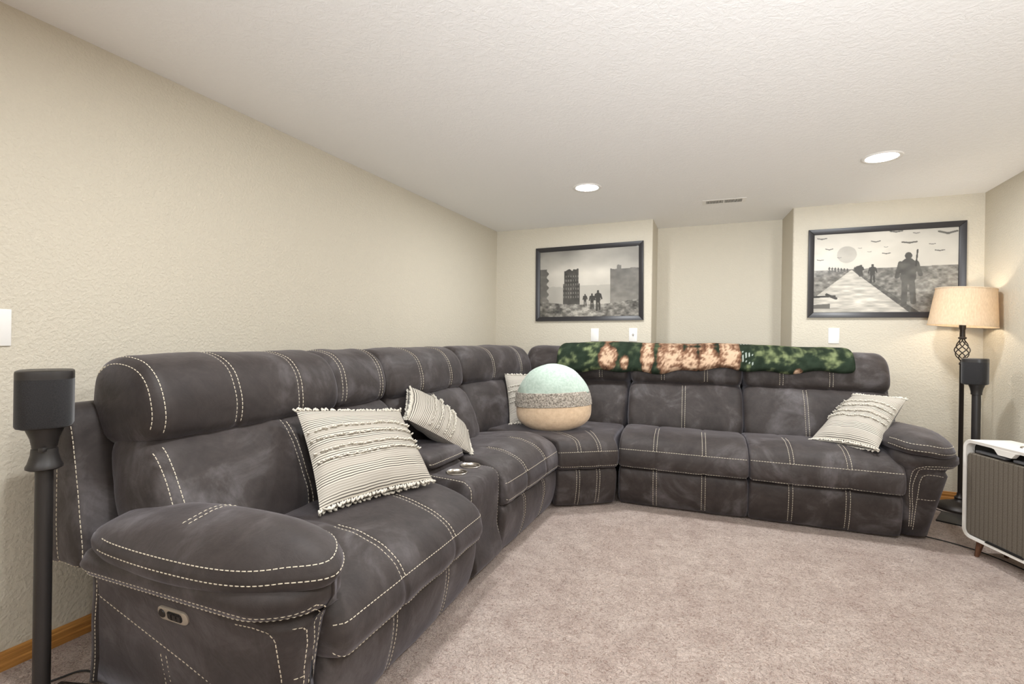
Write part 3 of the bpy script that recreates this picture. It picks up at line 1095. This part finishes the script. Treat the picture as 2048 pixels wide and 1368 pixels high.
plush('mint_top', M['mint'], .56, 1.0, 3)
PL.rotation_euler = (0, math.radians(-3), math.radians(20))

# ------------------------------------------------------------------ folded blanket over the far backs
BL = [(.560, .855), (.540, .875), (.548, .93), (.575, .99), (.63, 1.032), (.71, 1.05), (.80, 1.052), (.88, 1.03), (.925, .97), (.93, .90), (.905, .895), (.88, .96), (.85, 1.005), (.78, 1.022), (.70, 1.018), (.64, .998), (.60, .955), (.583, .90), (.582, .862)]
BK = thing('folded_blanket', 'green plush blanket with tan furry print folded over the far sofa backs', 'blanket', rw(0, 0), R_ROT)
class BLoft(Loft):
    def pt(s, x, i, k=1., bulge=0.):
        v = Loft.pt(s, x, i, k, bulge)
        f = (x - s.x0) / (s.x1 - s.x0)
        lo = max(0, min(1, (.98 - v.z) / .12))
        # left part hangs lower, the hem waves gently
        v.z -= lo * (.012 + .03 * math.exp(-((f - .25) / .16) ** 2) - .045 * f + .008 * math.sin(x * 9) + .01 * math.sin(x * 21 + 1)) if v.y < .75 else 0
        v.z += .010 * math.sin(f * PI) + .006 * math.sin(x * 7 + 2)
        v.y -= .018 * math.exp(-(f / .25) ** 2) + .006 * math.sin(x * 11)
        return v
Lb = BLoft(-1.365, .70, BL, .03, 300, 110, (), 0, .004, .006, 4, 21)
Lb.g = ()
bo = Lb.build('blanket_cloth', M['blanket'], BK)
ca = bo.data.color_attributes.new('col', 'FLOAT_COLOR', 'POINT')
buf = []
g0, g1, g2 = [np.array(srgb(*c)[:3]) for c in ((48, 60, 47), (74, 86, 62), (130, 140, 100))]
t0, t1, t2 = [np.array(srgb(*c)[:3]) for c in ((84, 57, 44), (172, 130, 102), (222, 190, 160))]
PATCH = [(.200, .06, .038, .11), (.262, .10, .017, .06), (.345, .05, .026, .16), (.428, .06, .052, .16), (.495, .08, .034, .12), (.556, .07, .040, .14), (.625, .04, .038, .14), (.835, .13, .014, .03)]
for v in bo.data.vertices:
    x, d, z = v.co
    f = (x + 1.365) / 2.065
    h = (1.05 - z) + max(0, d - .62) * .6
    c = g0 * 1.0
    n1 = noise.noise(Vector((x * 8, h * 11, 2)))
    n2 = noise.noise(Vector((x * 21 + h * 9, h * 26 - x * 5, 5))) + .35 * noise.noise(Vector((x * 70, h * 75, 6)))
    lf = max(0, min(1, (n1 * 1.3 + n2 * .6 - .02) * 1.8 * (1.0 if (f < .2 or f > .68) else .25)))
    c = g0 * (1 - lf) + (g1 + (g2 - g1) * max(0, min(1, .4 + n2 * 1.5))) * lf
    c = c * (.85 + .4 * max(-.5, n2))
    n3 = noise.noise(Vector((x * 22, h * 30, 9)))
    n4 = noise.noise(Vector((x * 70 + h * 40, h * 60, 4))) + .5 * noise.noise(Vector((x * 160, h * 130, 8)))
    best = 0
    for cx, cy, rx, ry in PATCH:
        q = 1 - ((f - cx) / rx) ** 2 - ((h - cy - .04) / ry) ** 2 + n3 * .30 + n2 * .15
        best = max(best, q)
    if best > 0:
        wgt = min(1, best * 5)
        sh = max(0, min(1, .20 + n4 * .55 + n3 * .50 + best * .80))
        tc = t0 * (1 - sh) + (t1 * (1 - max(0, sh - .5) * 2) + t2 * max(0, sh - .5) * 2 if sh > .5 else t1) * sh
        c = c * (1 - wgt) + tc * wgt
    if .664 < f < .70 and .035 + .5 * (f - .664) < h < .10 + .8 * (f - .664) and abs(math.sin((f - .662) * 330 + .35 * math.sin(h * 90))) > .955: c = np.array(srgb(196, 206, 196)[:3])
    buf += [c[0], c[1], c[2], 1]
ca.data.foreach_set('color', buf)

# ------------------------------------------------------------------ framed pictures
def fbm(X, Y, sc, seed, oct=4):
    rng = np.random.RandomState(seed)
    out = np.zeros_like(X)
    amp, tot = 1., 0.
    for o in range(oct):
        g = rng.rand(64, 64)
        x, y = X * sc, Y * sc
        xi, yi = np.floor(x).astype(int), np.floor(y).astype(int)
        fx, fy = x - xi, y - yi
        fx, fy = fx * fx * (3 - 2 * fx), fy * fy * (3 - 2 * fy)
        a, b = g[yi % 64, xi % 64], g[yi % 64, (xi + 1) % 64]
        c, d = g[(yi + 1) % 64, xi % 64], g[(yi + 1) % 64, (xi + 1) % 64]
        out += amp * ((a * (1 - fx) + b * fx) * (1 - fy) + (c * (1 - fx) + d * fx) * fy)
        tot += amp
        amp *= .5
        sc *= 2.03
    return out / tot
def ell(X, Y, cx, cy, rx, ry): return ((X - cx) / rx) ** 2 + ((Y - cy) / ry) ** 2 < 1
def seg(X, Y, x0, y0, x1, y1, w):
    dx, dy = x1 - x0, y1 - y0
    t = np.clip(((X - x0) * dx + (Y - y0) * dy) / (dx * dx + dy * dy), 0, 1)
    return np.hypot(X - x0 - t * dx, Y - y0 - t * dy) < w
def walker(X, Y, cx, top, h, pack=True):
    """mask of a plain figure seen from behind, walking"""
    m = ell(X, Y, cx, top + .07 * h, .055 * h, .065 * h)
    m |= ell(X, Y, cx, top + .30 * h, .13 * h, .19 * h)
    m |= ell(X, Y, cx, top + .45 * h, .12 * h, .14 * h)
    if pack: m |= ell(X, Y, cx + .03 * h, top + .27 * h, .13 * h, .12 * h)
    m |= seg(X, Y, cx - .12 * h, top + .2 * h, cx - .17 * h, top + .45 * h, .035 * h)
    m |= seg(X, Y, cx + .12 * h, top + .2 * h, cx + .18 * h, top + .42 * h, .035 * h)
    m |= seg(X, Y, cx - .05 * h, top + .5 * h, cx - .06 * h, top + .95 * h, .045 * h)
    m |= seg(X, Y, cx + .05 * h, top + .5 * h, cx + .08 * h, top + .92 * h, .045 * h)
    return m
def paint(kind, nx, ny):
    asp = nx / ny
    u = np.linspace(0, 1, nx)
    v = np.linspace(0, 1, ny)
    U, Y = np.meshgrid(u, v)      # Y downwards 0..1
    X = U * asp                   # height units
    if kind == 1:
        g = .74 + .12 * np.exp(-((U - .5) / .35) ** 2) - .22 * np.clip(.35 - Y, 0, 1) / .35 * (.4 + fbm(U, Y, 4, 1))
        g += (fbm(U, Y, 3, 2) - .5) * .22
        # far hazy ruins
        top = .52 + .05 * np.round(fbm(U, Y * 0, 14, 3, 2) * 4) / 4
        g = np.where((Y > top) & (Y < .85), g * .90, g)
        # left and right ruined blocks
        lw = (U < .085 + .012 * np.sin(Y * 60)) & (Y > .27)
        g = np.where(lw, .40 + (fbm(U, Y, 18, 4) - .5) * .18 + .25 * np.clip(Y - .5, 0, 1), g)
        rt_ = .30 - .05 * ((U > .79) & (U < .83)) + .02 * np.round(fbm(U, Y * 0, 40, 6, 2) * 3) / 3
        rw_ = (U > .725) & (Y > rt_)
        g = np.where(rw_, .44 + (fbm(U, Y, 16, 7) - .5) * .18 + .28 * np.clip(Y - .45, 0, .4) * (1 - (U - .725)), g)
        # a broken tower standing in the haze
        jag = .27 + .05 * fbm(U, Y * 0, 50, 8, 2)
        tw = (np.abs(U - .335) < .075 + .012 * (Y > .5)) & (Y > jag) & (Y < .84)
        win = ((U * 40) % 1 < .4) & ((Y * 16) % 1 < .5) & (Y > .38) & (Y < .72)
        g = np.where(tw, .26 + (fbm(U, Y, 22, 9) - .5) * .2 + .22 * win + .25 * np.clip(Y - .62, 0, 1), g)
        # rubble ground
        gr = Y > .78 + .04 * np.sin(U * 3) - .10 * np.clip(np.abs(U - .47) - .22, 0, 1)
        g = np.where(gr, .47 + (fbm(U, Y, 26, 10) - .5) * .75 + .12 * np.exp(-((U - .45) / .15) ** 2), g)
        for cx, tp, h in ((.475, .66, .19), (.545, .655, .235), (.605, .61, .31)):
            g = np.where(walker(X, Y, cx * asp, tp, h), .20 + .05 * fbm(U, Y, 30, 12), g)
    else:
        g = .84 + (fbm(U, Y, 4, 21) - .5) * .16
        # pale moon
        mo = ell(X, Y, .245 * asp, .27, .105, .105)
        g = np.where(mo, g - .10 - .08 * (fbm(U, Y, 9, 22) - .4), g)
        hz = Y > .455 - .02 * (U - .3)
        g = np.where(hz, .50 + (fbm(U, Y, 34, 23) - .5) * .5 + .12 * (U > .7) * fbm(U, Y, 3, 24), g)
        # pale road running to the horizon
        t = np.clip((Y - .47) / .53, 0, 1)
        lx, rx = .275 - .42 * t, .285 + .40 * t
        road = (U > lx) & (U < rx) & (Y > .47)
        g = np.where(road, .76 + (fbm(U * .6, Y * 2, 20, 25) - .5) * .38, g)
        ditch = (U > rx) & (U < rx + .02 + .05 * t) & (Y > .47)
        g = np.where(ditch, .36 + (fbm(U, Y, 40, 26) - .5) * .3, g)
        for i in range(11):
            f = i / 10
            g = np.where(walker(X, Y, (.305 + .035 * f * 1.2 + .008 * (i % 2)) * asp, .425 - .02 * f, .06 + .09 * f), .26, g)
            if i < 7: g = np.where(walker(X, Y, (.25 - .022 * i) * asp, .44 - .004 * i, .05 + .035 * f), .30, g)
        g = np.where(walker(X, Y, .43 * asp, .40, .24), .22 + .06 * fbm(U, Y, 40, 27), g)
        g = np.where(walker(X, Y, .675 * asp, .27, .66), .30 + .22 * (fbm(U, Y, 14, 28) - .3), g)
        g = np.where(seg(X, Y, .735 * asp, .25, .725 * asp, .44, .008), .25, g)
        # flock of birds
        rng = np.random.RandomState(5)
        for cx, cy, s in ((.06, .06, .05), (.115, .20, .04), (.05, .33, .035), (.19, .31, .02), (.34, .20, .02), (.405, .25, .02), (.45, .13, .045), (.52, .20, .02), (.525, .28, .04), (.59, .02, .06), (.68, .16, .07), (.725, .05, .03), (.83, .19, .03), (.88, .27, .045), (.93, .07, .085)):
            a = rng.uniform(.15, .35)
            b = seg(X, Y, cx * asp, cy, cx * asp - s, cy - s * a, s * .13) | seg(X, Y, cx * asp, cy, cx * asp + s, cy - s * a * .8, s * .13) | ell(X, Y, cx * asp, cy, s * .28, s * .16)
            g = np.where(b, .42, g)
        # sledge load in the near corner of the road
        sl_ = seg(X, Y, 0, .80, .16 * asp, .79, .012) | seg(X, Y, .10 * asp, .77, .17 * asp, .82, .016)
        g = np.where(sl_, .22, g)
        g = np.where((U < .125) & (Y > .90 - .1 * U) & (Y < .95), .40, g)
    g = np.clip(g, .08, .93)
    tone = np.array([1.0, .965, .90])
    rgb = g[..., None] * tone
    lin = np.where(rgb <= .04045, rgb / 12.92, ((rgb + .055) / 1.055) ** 2.4)
    return lin
def picture(label, x0, x1, z0, z1, kind, tilt, fwid):
    cx, cz = (x0 + x1) / 2, (z0 + z1) / 2
    t = thing('framed_picture', label, 'picture', (cx, YB, z0), 0)
    W, H = x1 - x0, z1 - z0
    mt = Matrix.Translation((0, 0, H / 2)) @ Matrix.Rotation(tilt, 4, 'Y')
    for nm, pl_ in (('frame_rail', [(-W / 2, -H / 2), (W / 2, -H / 2), (W / 2 - fwid, -H / 2 + fwid), (-W / 2 + fwid, -H / 2 + fwid)]),
                    ('frame_rail', [(W / 2, H / 2), (-W / 2, H / 2), (-W / 2 + fwid, H / 2 - fwid), (W / 2 - fwid, H / 2 - fwid)]),
                    ('frame_stile', [(-W / 2, H / 2), (-W / 2, -H / 2), (-W / 2 + fwid, -H / 2 + fwid), (-W / 2 + fwid, H / 2 - fwid)]),
                    ('frame_stile', [(W / 2, -H / 2), (W / 2, H / 2), (W / 2 - fwid, H / 2 - fwid), (W / 2 - fwid, -H / 2 + fwid)])):
        vs = [(x, -.001, z) for x, z in pl_] + [(x, -.024 if i < 2 else -.016, z) for i, (x, z) in enumerate(pl_)]
        fs = [(3, 2, 1, 0), (4, 5, 6, 7), (0, 1, 5, 4), (1, 2, 6, 5), (2, 3, 7, 6), (3, 0, 4, 7)]
        bm = bmesh.new()
        vv = [bm.verts.new(v) for v in vs]
        for f in fs: bm.faces.new([vv[i] for i in f])
        bmesh.ops.recalc_face_normals(bm, faces=bm.faces)
        bmesh.ops.bevel(bm, geom=[e for e in bm.edges if all(v.co.y < -.01 for v in e.verts)], offset=.002, segments=2, profile=.5, affect='EDGES')
        o = bm_obj(nm, bm, M['frame'], t)
        o.matrix_local = mt
    w, h = W - 2 * fwid + .004, H - 2 * fwid + .004
    nx, ny = 330, int(330 * h / w)
    lin = paint(kind, nx, ny)
    vs = [(-w / 2 + w * i / (nx - 1), -.006, h / 2 - h * j / (ny - 1)) for j in range(ny) for i in range(nx)]
    fs = [(j * nx + i, (j + 1) * nx + i, (j + 1) * nx + i + 1, j * nx + i + 1) for j in range(ny - 1) for i in range(nx - 1)]
    o = mesh_obj('print', vs, fs, M['print'], t, False)
    ca = o.data.color_attributes.new('col', 'FLOAT_COLOR', 'POINT')
    rgba = np.ones((ny * nx, 4))
    rgba[:, :3] = lin.reshape(-1, 3)
    ca.data.foreach_set('color', rgba.ravel())
    o.matrix_local = mt
    g = box('glazing', -w / 2, w / 2, -.0105, -.0085, -h / 2, h / 2, M['glass'], t, 0)
    g.matrix_local = mt
picture('black framed sepia picture of figures walking through a ruined street', -1.698, -.694, 1.252, 1.946, 1, math.radians(-.75), .040)
picture('black framed sepia picture of marching soldiers, hanging behind the floor lamp', .545, 1.489, 1.278, 1.950, 2, 0, .040)

# ------------------------------------------------------------------ floor lamp
LX, LY = 1.407, 4.17
LP = thing('floor_lamp', 'dark iron floor lamp with twisted cage and lit beige drum shade', 'lamp', (LX, LY, 0))
lathe('base', [(.0005, .0), (.128, .0), (.130, .010), (.127, .017), (.118, .022), (.116, .027), (.085, .040), (.05, .050), (.030, .060), (.026, .072), (.030, .078), (.024, .086), (.017, .092), (.015, .11), (.0005, .11)], M['iron'], LP, 56)
lathe('pole', [(.0005, .10), (.0125, .10), (.0125, .955), (.016, .958), (.016, .968), (.011, .975), (.0105, .99), (.0005, .99)], M['iron'], LP, 24)
for i in range(6):
    a0 = 2 * PI * i / 6
    pts, rr = [], []
    for k in range(25):
        f = k / 24
        r = .010 + .029 * math.sin(PI * min(1, f ** .85)) ** 1.25
        a = a0 + f * PI * 1.15
        pts.append((r * math.cos(a), r * math.sin(a), .985 + .145 * f))
        rr.append(.0032)
    tube('cage_bar', pts, rr, M['iron'], LP, 8)
lathe('socket', [(.0005, 1.125), (.014, 1.125), (.022, 1.130), (.022, 1.138), (.015, 1.142), (.014, 1.185), (.018, 1.20), (.018, 1.25), (.0005, 1.25)], M['iron'], LP, 28)
lathe('bulb', [(.0005, 1.245), (.013, 1.25), (.015, 1.27), (.026, 1.30), (.030, 1.325), (.026, 1.348), (.012, 1.36), (.0005, 1.362)], M['bulb'], LP, 24)
sh = lathe('lamp_shade', [(.176, 0), (.178, 0), (.177, .004), (.1535, .242), (.1545, .246), (.1515, .246), (.151, .242), (.1745, .004), (.176, 0)], M['shade'], LP, 72)
SHM = Matrix.Translation((-.004, 0, 1.212)) @ Matrix.Rotation(math.radians(4.0), 4, 'Y')
sh.matrix_local = SHM
rim = lathe('shade_trim', [(.1755, -.001), (.1792, -.001), (.1788, .006), (.1775, .006)], M['shade'], sh, 72)
rim = lathe('shade_trim', [(.1535, .241), (.1560, .241), (.1556, .248), (.151, .248)], M['shade'], sh, 72)
vs, fs = [], []
for i in range(3):
    a = 2 * PI * i / 3
    tube_geo([(.012 * math.cos(a), .012 * math.sin(a), .215), (.152 * math.cos(a), .152 * math.sin(a), .238)], .0018, 6, vs, fs)
mesh_obj('shade_spider', vs, fs, M['iron'], sh)
pl_ = bpy.data.lights.new('lamp_glow', 'POINT')
pl_.energy = LAMP_W
pl_.color = (1, .90, .76)
pl_.shadow_soft_size = .035
lo = bpy.data.objects.new('lamp_glow', pl_)
COL.objects.link(lo)
lo.parent = LP
lo.location = (0, 0, 1.32)

# ------------------------------------------------------------------ speakers on stands
def speaker(label, loc, rotz):
    t = thing('speaker', label, 'speaker', loc, rotz, 'smart speakers on stands')
    def ring(k, z): return [(x * k, y * k, z) for x, y in rrect(-.06, .06, -.06, .06, .042, 10)]
    stack('speaker_grille', [ring(.955, .004), ring(1, .010), ring(1, .132), ring(1, .136)], M['blackcloth'], t, 40)
    stack('top_cap', [ring(1, .136), ring(1.0, .152), ring(.985, .158), ring(.93, .1605), ring(.02, .159)], M['black'], t, 40)
    stack('foot', [ring(.80, 0), ring(.86, .004)], M['black'], t, 40)
    lathe('status_light', [(.0001, .1604), (.0022, .1604)], M['white'], t, 10, (0, .012, 0))
    return t
def stand(label, loc, rotz, top, kind, base):
    t = thing('speaker_stand', label, 'speaker stand', loc, rotz, 'black speaker stands')
    bx = base
    box('base_plate', bx[0], bx[1], bx[2], bx[3], 0, .010, M['black'], t, .004)
    if kind == 0:
        r = .0195
        lathe('pole', [(.0005, .009), (r, .009), (r, top - .11), (.0005, top - .11)], M['black'], t, 32)
        lathe('collar', [(.0005, top), (.040, top), (.040, top - .006), (.031, top - .03), (.0275, top - .05), (.0275, top - .054), (.0262, top - .055), (.0262, top - .057), (.0285, top - .058), (.030, top - .075), (.036, top - .098), (.040, top - .106), (.040, top - .112), (.034, top - .116), (.0195, top - .117)], M['black'], t, 40)
        box('clamp_lug', .018, .033, -.034, -.02, top - .062, top - .05, M['black'], t, .003)
    else:
        r = .0215
        lathe('pole', [(.0005, .009), (r, .009), (r, top - .06), (.0005, top - .06)], M['black'], t, 32)
        lathe('collar', [(.0005, top), (.037, top), (.037, top - .006), (.031, top - .022), (.0265, top - .045), (.0265, top - .06), (.0215, top - .062)], M['black'], t, 36)
    return t
S1 = (-1.742, .722)
stand('black speaker stand with flared collar against the left wall, nearest the camera', (S1[0], S1[1], 0), math.radians(18), .826, 0, (-.10, .13, -.12, .144))
speaker('black smart speaker on the near stand by the left wall', (S1[0], S1[1], .826), math.radians(60))
S2 = (1.378, 3.875)
stand('black speaker stand behind the air purifier, in front of the floor lamp', (S2[0], S2[1], 0), math.radians(-24), .848, 1, (-.165, .10, -.12, .12))
speaker('black smart speaker on the far stand beneath the lamp shade', (S2[0] - .008, S2[1], .848), math.radians(-30))

# ------------------------------------------------------------------ white air purifier on wooden legs
PA = math.radians(20)
AP = thing('air_purifier', 'white framed air purifier with taupe cloth front and walnut legs', 'air purifier', (1.135, 3.335, 0), -(PI / 2 - PA))
# local x runs along the front towards the camera, local y runs back into the cabinet
AW, AD, AZ0, AZ1 = .47, .205, .088, .600
rings = []
def rr_xz(x0, x1, z0, z1, r, y, n=9): return [(a, y, b) for a, b in rrect(x0, x1, z0, z1, r, n)]
t_ = .017
outer = [rr_xz(0, AW, AZ0, AZ1, .045, 0), rr_xz(.0, AW, AZ0, AZ1, .045, AD)]
rings = [rr_xz(t_, AW - t_, AZ0 + t_, AZ1 - t_, .032, .05), rr_xz(t_, AW - t_, AZ0 + t_, AZ1 - t_, .032, .002), rr_xz(.002, AW - .002, AZ0 + .002, AZ1 - .002, .044, 0),
         rr_xz(0, AW, AZ0, AZ1, .045, .003), rr_xz(0, AW, AZ0, AZ1, .045, AD - .003), rr_xz(.003, AW - .003, AZ0 + .003, AZ1 - .003, .043, AD), rr_xz(.02, AW - .02, AZ0 + .02, AZ1 - .02, .03, AD)]
fr_ = stack('cabinet_frame', rings, M['whitemetal'], AP, 40, cap=False)
n_ = len(rings[0])
bm = bmesh.new()
bm.from_mesh(fr_.data)
bm.verts.ensure_lookup_table()
bm.faces.new([bm.verts[6 * n_ + i] for i in range(n_)])
bmesh.ops.recalc_face_normals(bm, faces=bm.faces)
bm.to_mesh(fr_.data)
bm.free()
fr_.data.set_sharp_from_angle(angle=math.radians(40))
box('inner_recess', t_, AW - t_, .045, .055, AZ0 + t_, AZ1 - t_, M['dark'], AP, 0)
for x0, x1 in ((.06, .225), (.265, .42)):
    box('filter_tab', x0, x1, .012, .04, AZ1 - .062, AZ1 - .050, plain('grey_plastic', srgb(92, 92, 94), .5), AP, .003)
gz0, gz1 = AZ0 + t_ + .003, AZ1 - t_ - .052
rings = [rr_xz(t_ + .004, AW - t_ - .004, gz0, gz1, .022, .040), rr_xz(t_ + .003, AW - t_ - .003, gz0, gz1, .022, .010), rr_xz(t_ + .007, AW - t_ - .007, gz0 + .004, gz1 - .004, .019, .004)]
stack('grille_panel', rings, M['grille'], AP, 40)
# notched lip in the middle of the top edge, and the badge notch below
cx = AW / 2
pl2 = [(cx - .075, AZ1 - t_ + .002), (cx + .075, AZ1 - t_ + .002), (cx + .055, AZ1 - t_ - .003), (cx + .035, AZ1 - t_ - .026), (cx - .035, AZ1 - t_ - .026), (cx - .055, AZ1 - t_ - .003)]
stack('handle_lip', [[(x, y, z) for x, z in pl2] for y in (.0, .022)], M['whitemetal'], AP, 30)
pl3 = [(cx - .10, AZ0 + t_ - .001), (cx + .10, AZ0 + t_ - .001), (cx + .088, AZ0 + t_ + .011), (cx - .088, AZ0 + t_ + .011)]
stack('badge_plate', [[(x, y, z) for x, z in pl3] for y in (-.001, .006)], M['dark'], AP, 30)
bx_ = lathe('control_knob', [(.0005, .004), (.020, .004), (.023, .006), (.025, .003), (.026, 0)], M['steel'], AP, 36, (cx, AD * .50, AZ1))
for lx, ly in ((.07, .04), (AW - .07, .04), (.07, AD - .04), (AW - .07, AD - .04)):
    sx = -.014 if lx < AW / 2 else .014
    sy = -.010 if ly < AD / 2 else .010
    vs, fs = tube_geo([(lx + sx, ly + sy, 0), (lx, ly, AZ0 + .004)], [.0095, .017], 18)
    mesh_obj('wooden_leg', vs, fs, M['walnut'], AP, True, 50)

# ------------------------------------------------------------------ cords
def cord(label, pts, r=.003):
    P = catmull(pts, False, 60)
    b = P[0]
    o = tube('power_cord', P, r, M['cord'], None, 8)
    return tag(o, label, 'cord')
cord('black cord curling on the carpet behind the near speaker stand', [(-1.97, .77, .004), (-1.925, .80, .005), (-1.905, .835, .006), (-1.89, .868, .008), (-1.868, .886, .008), (-1.838, .892, .006), (-1.805, .882, .005), (-1.765, .885, .004)])
cord('black cord running from under the sofa arm to the air purifier', [(.98, 3.50, .005), (1.05, 3.47, .006), (1.12, 3.44, .005), (1.22, 3.36, .005), (1.30, 3.24, .004), (1.36, 3.1, .004)])
cord('black lamp cord crossing the carpet behind the far arm', [(1.20, 4.15, .005), (1.26, 4.08, .005), (1.33, 3.99, .005), (1.45, 3.90, .005), (1.50, 3.80, .005)])
